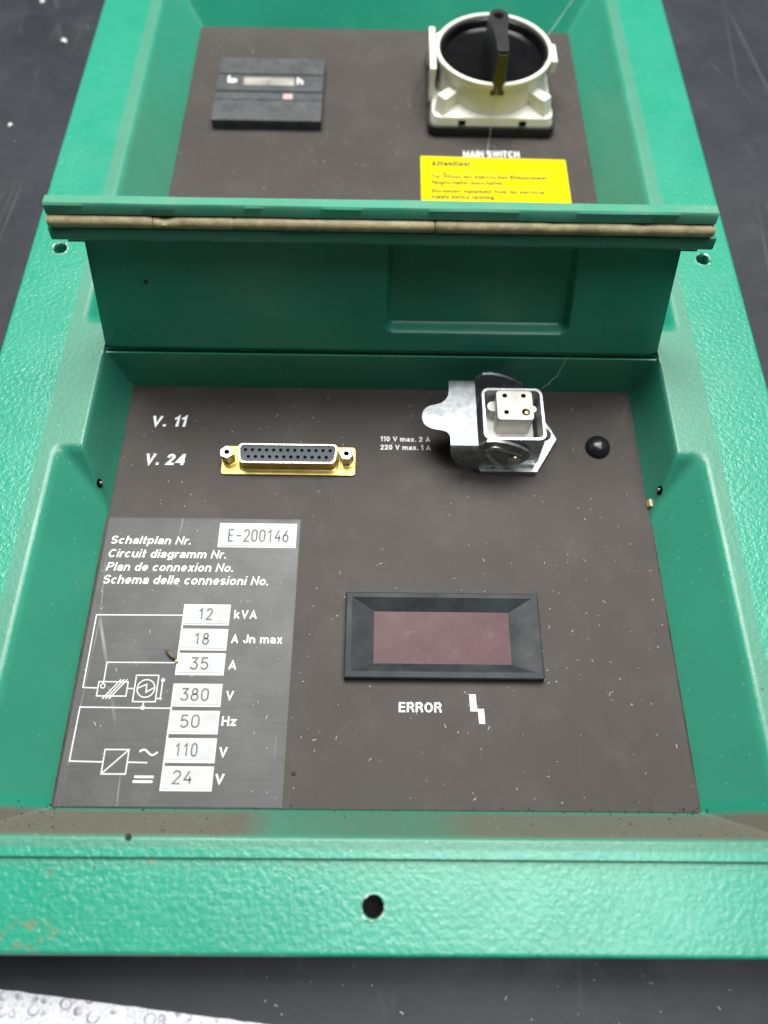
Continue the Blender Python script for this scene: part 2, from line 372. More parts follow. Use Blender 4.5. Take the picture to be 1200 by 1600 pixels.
# ------------------------------------------------------------------ setting: the table
ZT = -25.0
b = B(); b.box(-700, 700, -500, 1100, ZT-20, ZT)
tag(b.build('tabletop', 'mat'), kind='structure')

# ------------------------------------------------------------------ the control panel
panel = bpy.data.objects.new('control_panel', None); COL.objects.link(panel)
tag(panel, 'green cast control panel with two dark recessed face plates, lying on a black mat', 'control panel')
ZP = -20.0
XO, YF, YB = 151.0, -18.4, 477.0
HOLES = [(-138.3, 240.5, 3.1), (137.7, 239.8, 3.1), (-0.9, -6.3, 3.1)]

def smin(a, b_, k): h = np.clip(.5+.5*(b_-a)/k, 0, 1); return b_*(1-h)+a*h-k*h*(1-h)
def smax(a, b_, k): return -smin(-a, -b_, k)
def lines(segs, extra=()):
    L = []
    for a, b_, st in segs: L += list(np.linspace(a, b_, max(1, int(round((b_-a)/st))), endpoint=False))
    L.append(segs[-1][1])
    for c in extra:
        L = [v for v in L if not (c-5.6 < v < c+5.6)] + list(np.linspace(c-5.5, c+5.5, 14))
    return np.array(sorted(L))
def housing_z(x, y):
    a = np.abs(x)
    side = -20+(a-105)*21.5/14
    low = smax(side, -20+(20-y)*21.5/8.4, 1.2); low = smax(low, -20+(y-184.2)*22/1.2, 1.0)
    upp = smax(side, -20+(194-y)*22/1.2, 1.0); upp = smax(upp, -20+(y-433)*21.5/13, 3.0)
    rec = smin(low, upp, 1.0)
    pad = smin(-20+(a-104.8)*21.5/4.6, -20+(y-126.5)*21.5/15, 2.0); pad = smin(pad, -20+(214-y)*21.5/14, 1.2)
    rec = smax(rec, pad, 6.0)
    rec = smax(rec, np.full_like(rec, -23.0), .5)
    # bridge below the cover is a little lower than the raised rim
    cap = np.where((a < 109.5) & (y > 150) & (y < 196), np.where(y < 186.2, 0.0, -5.0), 1.5)
    d = np.maximum(np.maximum(a-125, 6-y), y-453)
    dr = np.clip(d/.5, 0, 1); rim = 1.5*(1-dr*dr*(3-2*dr))
    cap = np.minimum(cap, rim)
    z = smin(rec, cap, np.where((y > 183) & (y < 197) & (a < 110), 1.2, 2.4))
    # worn rounding of the outer edge
    e = np.minimum(np.minimum(XO-a, y-YF), YB-y); r = 1.3
    q = np.clip(r-e, 0, r); z = z-(r-np.sqrt(np.maximum(r*r-q*q, 0)))
    return z
xs = [(0, 102, 6), (102, 124, .5), (124, 126, .2), (126, 148.5, 3), (148.5, 151, .25)]
xp = lines(xs); xl = np.unique(np.concatenate([-xp, xp]))
for hx, hy, r in HOLES:
    xl = np.array([v for v in xl if not (hx-5.6 < v < hx+5.6)]+list(np.linspace(hx-5.5, hx+5.5, 14)))
xl = np.unique(np.round(xl, 4))
yl = lines([(YF, -16, .24), (-16, 5, 3), (5, 6.6, .16), (6.6, 10, .7), (10, 22, .4), (22, 125, 3), (125, 147, .5), (147, 183, 2), (183, 187, .2), (187, 191.5, 1), (191.5, 196, .2), (196, 198, 1), (198, 232, .6), (232, 430, 4), (430, 450, .6), (450, 454.5, .3), (454.5, 474, 3), (474, YB, .3)], [-6.3, 240.2])
nx, ny = len(xl), len(yl)
GX, GY = np.meshgrid(xl, yl); GZ = housing_z(GX, GY)
V = np.stack([GX, GY, GZ], -1).reshape(-1, 3).tolist()
keep = np.ones((ny-1, nx-1), bool); F = []; extra_rows = []
chipv = {}
for hx, hy, r in HOLES:
    i0 = int(np.argmin(abs(xl-(hx-5.5)))); i1 = int(np.argmin(abs(xl-(hx+5.5))))
    cy = -6.3 if hy < 0 else 240.2
    j0 = int(np.argmin(abs(yl-(cy-5.5)))); j1 = int(np.argmin(abs(yl-(cy+5.5))))
    keep[j0:j1, i0:i1] = False
    loop = [(i, j0) for i in range(i0, i1)]+[(i1, j) for j in range(j0, j1)]+[(i, j1) for i in range(i1, i0, -1)]+[(i0, j) for j in range(j1, j0, -1)]
    prev = [j*nx+i for i, j in loop]; n = len(loop)
    ang = [math.atan2(yl[j]-hy, xl[i]-hx) for i, j in loop]
    rr = [r*(1+.05*noise.noise(Vector((math.cos(t)*1.7, math.sin(t)*1.7, hx)))+.03*noise.noise(Vector((math.cos(t)*5, math.sin(t)*5, hx)))) for t in ang]
    for t in (.2, .4, .55, .7, .8, .9, 1, 1.05, 1.06):
        cur = []
        for k, (i, j) in enumerate(loop):
            x1, y1 = hx+rr[k]*math.cos(ang[k]), hy+rr[k]*math.sin(ang[k])
            tt = min(t, 1); z = 0.0 if t <= 1 else (-2.2 if t < 1.055 else -14)
            if t == .9: z = .1
            if t == 1: z = -.15
            V.append([xl[i]*(1-tt)+x1*tt, yl[j]*(1-tt)+y1*tt, z]); cur.append(len(V)-1)
            chipv[len(V)-1] = {.7: .15, .8: .35, .9: .62, 1: .72, 1.05: .3}.get(t, 0)
        for k in range(n): F.append((prev[k], prev[(k+1) % n], cur[(k+1) % n], cur[k]))
        prev = cur
for j in range(ny-1):
    for i in range(nx-1):
        if keep[j, i]:
            q = j*nx+i; F.append((q, q+1, q+nx+1, q+nx))
# skirt down to the table
per = [(i, 0) for i in range(nx-1)]+[(nx-1, j) for j in range(ny-1)]+[(i, ny-1) for i in range(nx-1, 0, -1)]+[(0, j) for j in range(ny-1, 0, -1)]
top_ = [j*nx+i for i, j in per]; base_ = len(V)
for q in top_: V.append([V[q][0], V[q][1], ZT+.2])
n = len(per)
for k in range(n): F.append((top_[(k+1) % n], top_[k], base_+k, base_+(k+1) % n))
hous = mesh_obj('housing', V, F, 'green', panel, smooth=50)
A = np.array(V); ax = np.abs(A[:, 0]); ay = A[:, 1]; az = A[:, 2]
grain = np.where((ax > 125) | (ay < 6.3) | (ay > 453), 1.0, np.where(az > .7, .55, .10))
grain = np.where((ay < 12) & (ay > 6), .8, grain)
grain *= np.clip(1.15-(ay-60)/420, .35, 1)           # coarser orange peel at the near end
lowslope = np.clip((20.6-ay)/2, 0, 1)*np.clip((ay-10.9)/1.2, 0, 1)*(az < 1.2)
patch = np.where(A[:, 0] < -38, 1, np.where(A[:, 0] < 22, .45, .85))
patch = np.interp(A[:, 0], [-110, -42, -30, 0, 14, 30, 110], [1, 1, .4, .55, .5, .9, 1])
dust = lowslope*patch*1.0
rimd = ((ax < 125.2) & (az > .9) & (ay > 8)).astype(float)
dust = np.maximum(dust, rimd*.30)
wallup = ((ay > 225) & (ax > 104) & (ax < 119) & (az < 1)).astype(float)
dust = np.maximum(dust, wallup*.22*np.exp(-((ay-300)/70)**2)+wallup*.08)
dust = np.maximum(dust, ((ay < 6) & (ay > 3)).astype(float)*.18)
dust = np.maximum(dust, ((ax < 119) & (az < .8) & (ay > 22) & (ay < 186)).astype(float)*.13)
chip = np.zeros(len(V))
for k, v in chipv.items(): chip[k] = v
edge = np.minimum(np.minimum(XO-ax, ay-YF), YB-ay)
chip = np.maximum(chip, np.where((edge < .8) & (az > -2.5),   .3, 0))
at = hous.data.attributes.new('mask', 'FLOAT_COLOR', 'POINT')
at.data.foreach_set('color', np.stack([grain, dust, chip, np.ones(len(V))], -1).ravel())
rust = np.zeros(len(V))
for x, y, r in ((-89, 2.4, 3.5), (-94, -13.7, 5), (-90, -13, 3), (-103, -12.5, 4), (-66, 4.5, 2.5), (-20, 4.4, 3), (-112, -11, 4), (126, 60, 2)):
    rust = np.maximum(rust, np.exp(-((A[:, 0]-x)**2+(ay-y)**2)/(r*r)))
at = hous.data.attributes.new('rust', 'FLOAT_COLOR', 'POINT')
at.data.foreach_set('color', np.stack([rust]*3+[np.ones(len(V))], -1).ravel())

# face plates
b = B(); b.box(-103.9, 103.9, 20.3, 184.0, ZP-1.5, ZP, .25); low_plate = b.build('face_plate', 'plate', panel)
low_plate['label'] = 'lower brown-grey face plate with connectors and error display'
b = B(); b.box(-104.0, 104.0, 196, 432.4, ZP-1.5, ZP, .25); up_plate = b.build('face_plate', 'plate', panel)
up_plate['label'] = 'upper brown-grey face plate with rotary switch'
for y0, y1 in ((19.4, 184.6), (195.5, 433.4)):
    b = B(); b.box(-105.1, 105.1, y0, y1, ZP-1.6, ZP-.45); b.build('gap_shade_dirt', 'dirt', hous)  # added dark strip: shade of the gap round each plate, with seam dirt, as colour
# small blanked dimple at the lower plate's upper left corner
b = B(); b.lathe([(2.5, ZP-.1), (2.5, ZP+.08), (2.1, ZP+.12), (1.9, ZP+.05), (.01, ZP+.05)], -92, 178, 24); b.build('rivet_head', 'plate', low_plate)
b = B(); b.lathe([(1.6, ZP-.1), (1.6, ZP+.06), (1.3, ZP+.1), (1.1, ZP+.04), (.01, ZP+.04)], 78, 141, 20); b.build('rivet_head', 'plate', low_plate)
# pivot pins in the pad walls
for s in (-1, 1):
    b = B(); b.mat('hole').lathe([(1.7, 0), (1.7, .35), (1.45, .4), (.01, .4)], 0, 0, 20); b.mat('nickel').lathe([(.8, .3), (.8, .9), (.55, 1.2), (.01, 1.25)], 0.1, 0.1, 14)
    m = Matrix.Translation((s*106.55, 133.5, -12.2)) @ Matrix.Rotation(-s*math.radians(78), 4, 'Y')
    b.build('pivot_pin', None, hous, mtx=m)

# ------------------------------------------------------------------ the raised cover between the recesses
LEAN = math.radians(12)
CM = Matrix.Translation((0, 187, -2)) @ Matrix(((1, 0, 0, 0), (0, -math.cos(LEAN), math.sin(LEAN), 0), (0, math.sin(LEAN), math.cos(LEAN), 0), (0, 0, 0, 1)))
# local axes: x, n (towards the front), s (up the cover)
def cover_pt(x, nn, s): v = CM @ Vector((x, nn, s)); return (v.x, v.y, v.z)
cx = np.unique(np.concatenate([np.linspace(-1, 1, 61), (np.array(lines([(-5, 6, .4), (66, 78, .4)]))/109)]))
cs = np.array(lines([(.4, 4, .25), (4, 8, 1), (8, 17, .4), (17, 56, 2)]))
V = []; F = []
def pocket(x, s):
    wdt = 36.0-max(0, s-12)*.06; xc = 36.3-max(0, s-12)*.04
    dx = max(abs(x-xc)-(wdt-4), 0); ds = max(15.5-s, 0); d = math.hypot(dx, ds)-4 if (dx > 0 and ds > 0) else max(abs(x-xc)-wdt, 11.5-s)
    t = min(1, max(0, -d/2.8)); return -4.4*t*t*(3-2*t)
for s in cs:
    half = 109.8-(s/49)*6.2
    for u in cx:
        x = u*half; r = 3.2; nn = pocket(x, s)
        if s < r+.4: q = r+.4-s; nn -= r-math.sqrt(max(r*r-q*q, 0))
        e = half-abs(x)
        if e < .8: nn -= .8-math.sqrt(max(.64-(.8-e)**2, 0))
        V.append(cover_pt(x, nn+.12*noise.noise(Vector((x*.05, s*.08, 3))), s))
W = len(cx)
for j in range(len(cs)-1):
    for i in range(W-1): q = j*W+i; F.append((q, q+1, q+W+1, q+W))
per = [(i, 0) for i in range(W-1)]+[(W-1, j) for j in range(len(cs)-1)]+[(i, len(cs)-1) for i in range(W-1, 0, -1)]+[(0, j) for j in range(len(cs)-1, 0, -1)]
b0 = len(V)
for i, j in per:
    s = cs[j]; half = 109.8-(s/49)*6.2; V.append(cover_pt(cx[i]*half, -6, s))
n = len(per)
for k in range(n): i, j = per[k]; i2, j2 = per[(k+1) % n]; F.append((j2*W+i2, j*W+i, b0+k, b0+(k+1) % n))
F.append(tuple(range(b0, b0+n)))
cover = mesh_obj('cover', V, F, 'green_cover', panel, smooth=40)
cover['label'] = 'green cover leaf standing up between the two recesses'

def bar(name, prof, x0, x1, mat, parent, amp=.12, seed=0, n=150):
    """profile in (n, s) swept along x with a little unevenness"""
    V = []; F = []; m = len(prof)
    for i in range(n+1):
        x = x0+(x1-x0)*i/n
        for k, (nn, s) in enumerate(prof):
            V.append(cover_pt(x, nn+amp*noise.noise(Vector((x*.06, k*3.1, seed))), s+amp*noise.noise(Vector((x*.05, k*1.7, seed+9)))))
    for i in range(n):
        for k in range(m): a = i*m; F.append((a+k, a+(k+1) % m, a+m+(k+1) % m, a+m+k))
    F.append(tuple(range(m))[::-1]); F.append(tuple(range(n*m, n*m+m)))
    return mesh_obj(name, V, F, mat, parent, smooth=35)
# flange: lower lip, groove back, upper lip
bar('flange_web', [(-5, 51.0), (4.0, 51.0), (4.0, 54.2), (-5, 54.2)], -107.0, 107.0, 'green_lip', cover, .05, 5)
bar('flange_lip', [(3.9, 53.7), (7.2, 53.7), (7.8, 54.2), (8.0, 54.9), (7.9, 58.1), (7.5, 58.5), (3.9, 58.5)], -110.4, 110.0, 'green_lip', cover, .12, 1)
bar('flange_groove', [(3.8, 58.5), (5.2, 58.5), (5.2, 63.0), (3.8, 63.0)], -109.4, 108.4, 'green_lip', cover, .02, 2)
bar('flange_lip', [(3.9, 63.0), (7.6, 63.0), (8.0, 63.4), (8.0, 66.3), (7.5, 67.0), (3.9, 67.5)], -109.2, 107.6, 'green_lip', cover, .14, 3)
# gasket cord in four butted lengths
def gasket(x0, x1, seed):
    V = []; F = []; n = int((x1-x0)/.8); m = 14
    for i in range(n+1):
        x = x0+(x1-x0)*i/n
        r = 2.05+.10*noise.noise(Vector((x*.09, 0, seed)))+.06*noise.noise(Vector((x*.4, 4, seed)))
        dent = math.exp(-((x+71.5)/3.2)**2)*.5+math.exp(-((x-55)/2.0)**2)*.12+math.exp(-((x-84)/2.5)**2)*.2
        e = min(x-x0, x1-x); r *= 1-.12*math.exp(-e/.4)
        for k in range(m):
            t = 2*math.pi*k/m; c, s_ = math.cos(t), math.sin(t)
            rr = r*(1-dent*max(0, s_)*.9)
            V.append(cover_pt(x, 7.4+rr*c*1.05, 60.75+.12*noise.noise(Vector((x*.03, 8, 1)))+rr*s_))
    for i in range(n):
        for k in range(m): a = i*m; F.append((a+k, a+(k+1) % m, a+m+(k+1) % m, a+m+k))
    F.append(tuple(range(m))[::-1]); F.append(tuple(range(n*m, n*m+m)))
    mesh_obj('gasket', V, F, 'gasket', cover, smooth=50)
for x0, x1, sd in ((-109.4, -75.2, 1), (-75.0, -48.9, 2), (-48.85, 16.4, 3), (16.65, 108.0, 4)): gasket(x0, x1, sd)

# ------------------------------------------------------------------ printed lettering on the plates
ZL = ZP+.06
text('V. 11', -93.4, -79.3, 164.1, 5.0, 'print', low_plate, ZL, .1, .10)
text('V. 24', -93.4, -77.8, 146.2, 5.0, 'print', low_plate, ZL, .1, .10)
text('110 V max. 2 A', -.3, 19.9, 158.4, 2.3, 'print', low_plate, ZL, 0, .085)
text('220 V max. 1 A', -.3, 20.0, 154.5, 2.3, 'print', low_plate, ZL, 0, .085)
text('ERROR', 7, 21.6, 51.1, 3.3, 'print', low_plate, ZL, 0, .085, .14)
text('MAIN SWITCH', 40.2, 68.8, 327.4, 4.7, 'print', up_plate, ZL, 0, .09)
V = [(31.2, 57.3, ZL), (33.4, 57.3, ZL), (33.6, 52.4, ZL), (36.0, 52.4, ZL), (36.2, 47.5, ZL), (34.2, 47.5, ZL), (34.0, 51.6, ZL), (31.4, 51.6, ZL)]
mesh_obj('bolt_symbol', V, [(0, 7, 6, 2, 1), (2, 6, 5, 4, 3)], 'print', low_plate)

# ------------------------------------------------------------------ circuit label
b = B(); b.prism([(-103.4, 20.6), (-30.6, 20.6), (-30.4, 122.9), (-103.2, 122.9)], ZP-.2, ZP+.12)
lab = b.build('circuit_label', 'foil', panel); lab['label'] = 'dark satin foil label with circuit ratings in white'
ZF = ZP+.12; ZW = ZF+.05
V = []; F = []; ribbon(V, F, [(-103.1, 20.8), (-102.95, 122.6), (-30.7, 122.6), (-30.9, 20.8)], .16, ZW)
mesh_obj('label_edge', V, F, 'ink', lab)
text('Schaltplan Nr.', -101.0, -71.1, 112.0, 3.2, 'print', lab, ZW, .16, .082)
text('Circuit diagramm Nr.', -101.0, -57.3, 106.5, 3.3, 'print', lab, ZW, .16, .082)
text('Plan de connexion No.', -101.0, -54.2, 101.2, 3.3, 'print', lab, ZW, .16, .082)
text('Schema delle connesioni No.', -101.1, -40.8, 96.1, 3.4, 'print', lab, ZW, .16, .082)
for s, x0, x1, y in (('kVA', -52.1, -43.9, 83.4), ('A Jn max', -52.3, -34.2, 74.4), ('A', -52.3, -49.5, 65.1), ('V', -52.1, -49.4, 54.5), ('Hz', -52.6, -47.5, 46.0), ('V', -52.5, -49.7, 36.0), ('V', -52.9, -49.9, 27.6)):
    text(s, x0, x1, y, 3.1, 'print', lab, ZW, 0, .082)

def arc(cx, cy, rx, ry, a0, a1, n=8): return [(cx+rx*math.cos(math.radians(a0+(a1-a0)*i/n)), cy+ry*math.sin(math.radians(a0+(a1-a0)*i/n))) for i in range(n+1)]
G = {'1': [[(.08, .74), (.36, 1), (.36, 0)]],
     '2': [arc(.3, .72, .28, .28, 170, -30, 9)+[(.02, 0), (.6, 0)]],
     '3': [[(.04, 1), (.56, 1), (.28, .6)]+arc(.28, .3, .3, .3, 80, -160, 10)],
     '4': [[(.4, 1), (.02, .3), (.6, .3)], [(.46, .55), (.46, 0)]],
     '5': [[(.55, 1), (.1, 1), (.06, .56)]+arc(.28, .31, .3, .31, 120, -150, 10)],
     '6': [[(.46, 1), (.08, .45)]+arc(.3, .3, .28, .3, 160, 500, 14)],
     '8': [arc(.3, .76, .22, .24, -90, 270, 14), arc(.3, .27, .29, .27, 90, 450, 14)],
     '0': [arc(.3, .7, .28, .3, 0, 180, 8)+arc(.3, .3, .28, .3, 180, 360, 8)+[(.58, .7)]],
     'E': [[(.56, 1), (.05, 1), (.05, 0), (.56, 0)], [(.05, .52), (.46, .52)]],
     '-': [[(.06, .48), (.54, .48)]]}
def engraved(s, x0, x1, y, h, parent, z):
    V = []; F = []; adv = .9; tot = adv*(len(s)-1)+.6; sx = (x1-x0)/tot
    for k, ch in enumerate(s):
        for pl in G[ch]: ribbon(V, F, [(x0+(k*adv+px)*sx, y+py*h) for px, py in pl], .5, z+.002*k)
    mesh_obj('lettering', V, F, 'ink', parent)
def field(x0, x1, y0, y1, parent):
    V = []; F = []; fm = []
    def bx(a, b_, c, d, z0, z1, mi):
        q = len(V); V.extend([(a, c, z0), (b_, c, z0), (b_, d, z0), (a, d, z0), (a+.08, c+.08, z1), (b_-.08, c+.08, z1), (b_-.08, d-.08, z1), (a+.08, d-.08, z1)])
        for f in ((4, 5, 6, 7), (0, 1, 5, 4), (1, 2, 6, 5), (2, 3, 7, 6), (3, 0, 4, 7)): F.append(tuple(q+i for i in f)); fm.append(mi)
    bx(x0, x1, y0, y1, ZF-.02, ZF+.06, 0); bx(x0+.8, x1-.7+rnd.uniform(-.2, .2), y0+.75+rnd.uniform(-.2, .2), y1-.6, ZF+.04, ZF+.26, 1)
    mesh_obj('value_field', V, F, None, parent, mats=['white', 'tape'], fm=fm)
FZ = ZF+.30
field(-61.0, -31.6, 111.0, 121.1, lab); engraved('E-200146', -57.2, -34.7, 113.5, 4.7, lab, FZ)
for s, y0, y1, xa, xb, yb in (('12', 80.7, 88.6, -64.8, -59.9, 82.9), ('18', 71.6, 79.5, -65.2, -60.2, 73.8), ('35', 62.85, 70.7, -65.4, -59.4, 65.0), ('380', 52.15, 60.0, -67.3, -58.1, 54.3), ('50', 43.15, 50.9, -66.3, -60.2, 45.4), ('110', 34.0, 41.9, -67.0, -59.8, 36.2), ('24', 25.3, 33.0, -66.6, -60.5, 27.6)):
    field(-70.5, -53.6, y0, y1, lab); engraved(s, xa, xb, yb, 3.9, lab, FZ)
for y0, y1 in ((79.5, 80.7), (70.7, 71.6), (50.9, 52.15), (41.9, 43.15), (33.0, 34.0)):
    mesh_obj('field_joint', [(-70.5, y0+.01, ZF+.03), (-69.9, y0+.01, ZF+.03), (-69.9, y1-.01, ZF+.03), (-70.5, y1-.01, ZF+.03)], [(0, 1, 2, 3)], 'white', lab)
# wiring diagram
LW = .42
def lines_obj(strokes, wd=LW, dz=0, name='diagram_line'):
    V = []; F = []
    for k, (pts, cl) in enumerate(strokes): ribbon(V, F, pts, wd, ZW+dz+.004*k, cl)
    mesh_obj(name, V, F, 'white', lab)
lines_obj([([(-70.4, 84.4), (-101.25, 84.2), (-101.25, 58.3), (-96.3, 58.2)], False)])
lines_obj([([(-70.4, 67.2), (-94.55, 67.1), (-94.5, 59.5)], False)])
lines_obj([([(-70.4, 51.6), (-101.0, 51.7), (-101.15, 34.3), (-90.2, 34.1)], False)])
lines_obj([([(-96.1, 60.35), (-86.1, 60.35), (-86.1, 55.5), (-96.1, 55.5)], True)]+[([(-94.0+d, 54.5), (-88.7+d, 61.2)], False) for d in (0, 1.1, 2.2)], dz=.02, name='resistor_symbol')
lines_obj([(arc(-94.5, 58.9, .75, .75, 0, 345, 16), True)], .35, .04, 'terminal_symbol')
lines_obj([([(-86.0, 58.1), (-83.7, 58.1)], False)], dz=.01)
lines_obj([([(-83.6, 62.7), (-75.9, 62.7), (-75.9, 53.7), (-83.6, 53.7)], True), (arc(-79.7, 58.2, 3.0, 3.0, 0, 352, 32), True), ([(-82.6, 58.2), (-79.6, 59.6), (-79.5, 56.9), (-76.9, 58.5)], False)], name='machine_symbol')
lines_obj([([(-79.8, 53.6), (-79.8, 51.9)], False), ([(-75.9, 54.8), (-74.1, 54.8)], False), ([(-74.3, 54.9), (-74.3, 61.0)], False)], dz=.03, name='switch_symbol')
for x, y, r in ((-79.8, 51.7, .75), (-74.2, 61.1, .68), (-74.2, 54.8, .45)):
    b = B(); b.prism(circ(x, y, r, 16), ZW, ZW+.08); b.build('diagram_dot', 'white', lab)
lines_obj([([(-90.1, 38.05), (-82.2, 38.05), (-82.2, 30.4), (-90.1, 30.4)], True), ([(-90.0, 30.5), (-82.3, 37.95)], False), ([(-82.1, 34.1), (-75.6, 34.0)], False)], name='converter_symbol')
lines_obj([([(-78.7+i*.3, 37.25+.85*math.sin(i/20*2*math.pi+.15)) for i in range(21)], False)], .62, name='tilde_symbol')
lines_obj([([(-79.2, 29.6), (-72.9, 29.6)], False), ([(-79.5, 28.15), (-73.05, 28.15)], False)], .8, name='equals_symbol')

# ------------------------------------------------------------------ error display
b = B()
o_ = [(-12, 61.9), (57.1, 61.9), (57.1, 93), (-12, 93)]; f_ = [(-9.7, 64.2), (54.8, 64.2), (54.8, 91), (-9.7, 91)]; w_ = [(-1.7, 67.7), (46.4, 67.7), (46.4, 86.5), (-1.7, 86.5)]
zt = ZP+3.3; bm = b.bm
R0 = [bm.verts.new((x, y, ZP-.1)) for x, y in o_]; R1 = [bm.verts.new((x, y, zt-.5)) for x, y in o_]
R2 = [bm.verts.new((x+.4*(1 if x < 20 else -1), y+.4*(1 if y < 77 else -1), zt)) for x, y in o_]
R3 = [bm.verts.new((x, y, zt)) for x, y in f_]; R4 = [bm.verts.new((x, y, ZP+.25)) for x, y in w_]
for a, c in ((R0, R1), (R1, R2), (R2, R3), (R3, R4)):
    for i in range(4): bm.faces.new((a[i], a[(i+1) % 4], c[(i+1) % 4], c[i]))
bez = b.build('display_bezel', 'bezel', panel, smooth=20)
bez['label'] = 'black bevelled display frame above the word ERROR'
b = B(); b.box(-1.9, 46.6, 67.5, 86.7, ZP-.1, ZP+.3); b.build('display_window', 'window', bez)

# ------------------------------------------------------------------ 25-pole serial connector
b = B(); b.prism(rrect(-62.8, -10.2, 142.0, 154.6, 1.2), ZP-.05, ZP+1, .25); ser = b.build('serial_connector', 'brass', panel)
ser['label'] = 'gold-coloured 25-hole serial connector beside V. 24'
def dshape(grow, y0=144.4, y1=152.0, xc=-36.4, hw=19.0, r=2.2):
    y0 -= grow; y1 += grow; k = .9
    P = []; cor = [(xc+hw+grow, y1), (xc-hw-grow, y1), (xc-hw+k-grow, y0), (xc+hw-k+grow, y0)]
    for i in range(4):
        p = Vector(cor[i]); a = (Vector(cor[i-1])-p).normalized(); c = (Vector(cor[(i+1) % 4])-p).normalized()
        for t in range(7):
            u = t/6; q0 = p+a*r; q1 = p+c*r; P.append(tuple(q0*(1-u)**2+p*2*u*(1-u)+q1*u*u))
    return P
b = B(); b.ring(dshape(.45), dshape(0), ZP+.9, ZP+6.6); b.mat('brass')
b.prism(dshape(1.3), ZP+.9, ZP+1.5, top=dshape(.5)); sh = b.build('connector_shell', 'brass', ser)
b = B(); b.ring(dshape(.5), dshape(-.05), ZP+6.5, ZP+6.75); b.build('shell_rim', 'nickel', ser)
b = B(); b.prism(dshape(-.02), ZP+1, ZP+6.2); b.build('connector_insert', 'insert', ser)
for row, nn, xa, xb, y in ((0, 13, -53.0, -19.9, 149.95), (1, 12, -51.6, -21.3, 146.9)):
    for i in range(nn):
        x = xa+(xb-xa)*i/(nn-1); b = B()
        b.mat('insert').ring(circ(x, y, 1.05, 14), circ(x, y, .72, 14), ZP+6.15, ZP+6.32); b.mat('hole').prism(circ(x, y, .74, 14), ZP+6.1, ZP+6.23); b.build('pin_socket', None, ser)
for x in (-60.0, -13.5):
    b = B(); a0 = rnd.uniform(0, 60); hexp = [(x+2.75*math.cos(math.radians(a0+60*i)), 148.4+2.75*math.sin(math.radians(a0+60*i))) for i in range(6)]
    b.mat('nickel').ring(hexp, [(x+1.2*math.cos(math.radians(a0+60*i)), 148.4+1.2*math.sin(math.radians(a0+60*i))) for i in range(6)], ZP+1, ZP+7.0)
    b.mat('hole').prism(circ(x, 148.4, 1.25, 12), ZP+1, ZP+5.6); b.mat('brass').lathe([(3.1, ZP+.9), (3.1, ZP+1.4), (2.6, ZP+1.5)], x, 148.4, 20)
    b.build('jack_screw', None, ser)

# ------------------------------------------------------------------ four-pole power connector with locking lever
b = B(); fl = [(39.3, 143.5), (61.3, 143.5), (70.4, 158.6), (68.2, 164), (61.5, 175), (39, 175), (30.5, 163), (30.5, 156)]
b.prism(fl, ZP-.05, ZP+3, .5); han = b.build('power_connector', 'cast', panel)
han['label'] = 'zinc four-hole power connector with its locking lever swung open to the left'
b = B(); b.lathe([(2.7, ZP+2.8), (2.7, ZP+3.6), (2.2, ZP+4.0), (.01, ZP+4.0)], 65.6, 160.5, 20); b.build('mounting_screw', 'black', han)
b = B(); ou = rrect(38.4, 62.2, 147.4, 171.1, 2.8); inn = rrect(39.7, 60.9, 148.7, 169.8, 2.0)
ou0 = rrect(38.0, 62.6, 147.0, 171.5, 2.8)
V4 = [[b.bm.verts.new((x, y, z)) for x, y in o] for o, z in ((ou0, ZP+2.8), (ou, -.35), ([(x*.985+50.3*.015, y*.985+159.2*.015) for x, y in ou], 0), ([(x*1.008-50.3*.008, y*1.008-159.2*.008) for x, y in inn], 0), (inn, -.3), (inn, ZP+2.8))]
nn = len(ou)
for k in range(5):
    for i in range(nn): b.bm.faces.new((V4[k][i], V4[k][(i+1) % nn], V4[k+1][(i+1) % nn], V4[k+1][i]))
b.build('connector_hood', 'cast', han, smooth=30)
b = B(); b.mat('ceramic').prism(rrect(40.6, 59.4, 149.2, 168.0, 1.5), ZP+2.9, -9.5, .4)
b.prism(rrect(44.1, 57.8, 156.2, 169.2, 1.3), -10, .6, .35); b.prism(circ(43.4, 165.2, 2.3, 20), -9.6, -4, .3); b.prism(circ(58.2, 162.8, 1.6, 16), -9.6, -2.0, .3)
ins = b.build('socket_insert', None, han)
for x, y, r in ((47.3, 167.0, .95), (54.5, 167.0, .95), (47.5, 159.4, .95), (54.9, 159.5, 1.55)):
    b = B(); b.mat('ceramic').ring(circ(x, y, r+.25, 18), circ(x, y, r, 18), .5, .72); b.mat('hole').prism(circ(x, y, r, 18), .4, .64)
    if r > 1.2: b.mat('brass').lathe([(.75, .6), (.75, .75), (.4, .8), (.01, .7)], x+.2, y-.1, 12)
    b.build('pin_socket', None, han)
# lever: curved spine with thumb tab, two side arms
b = B()
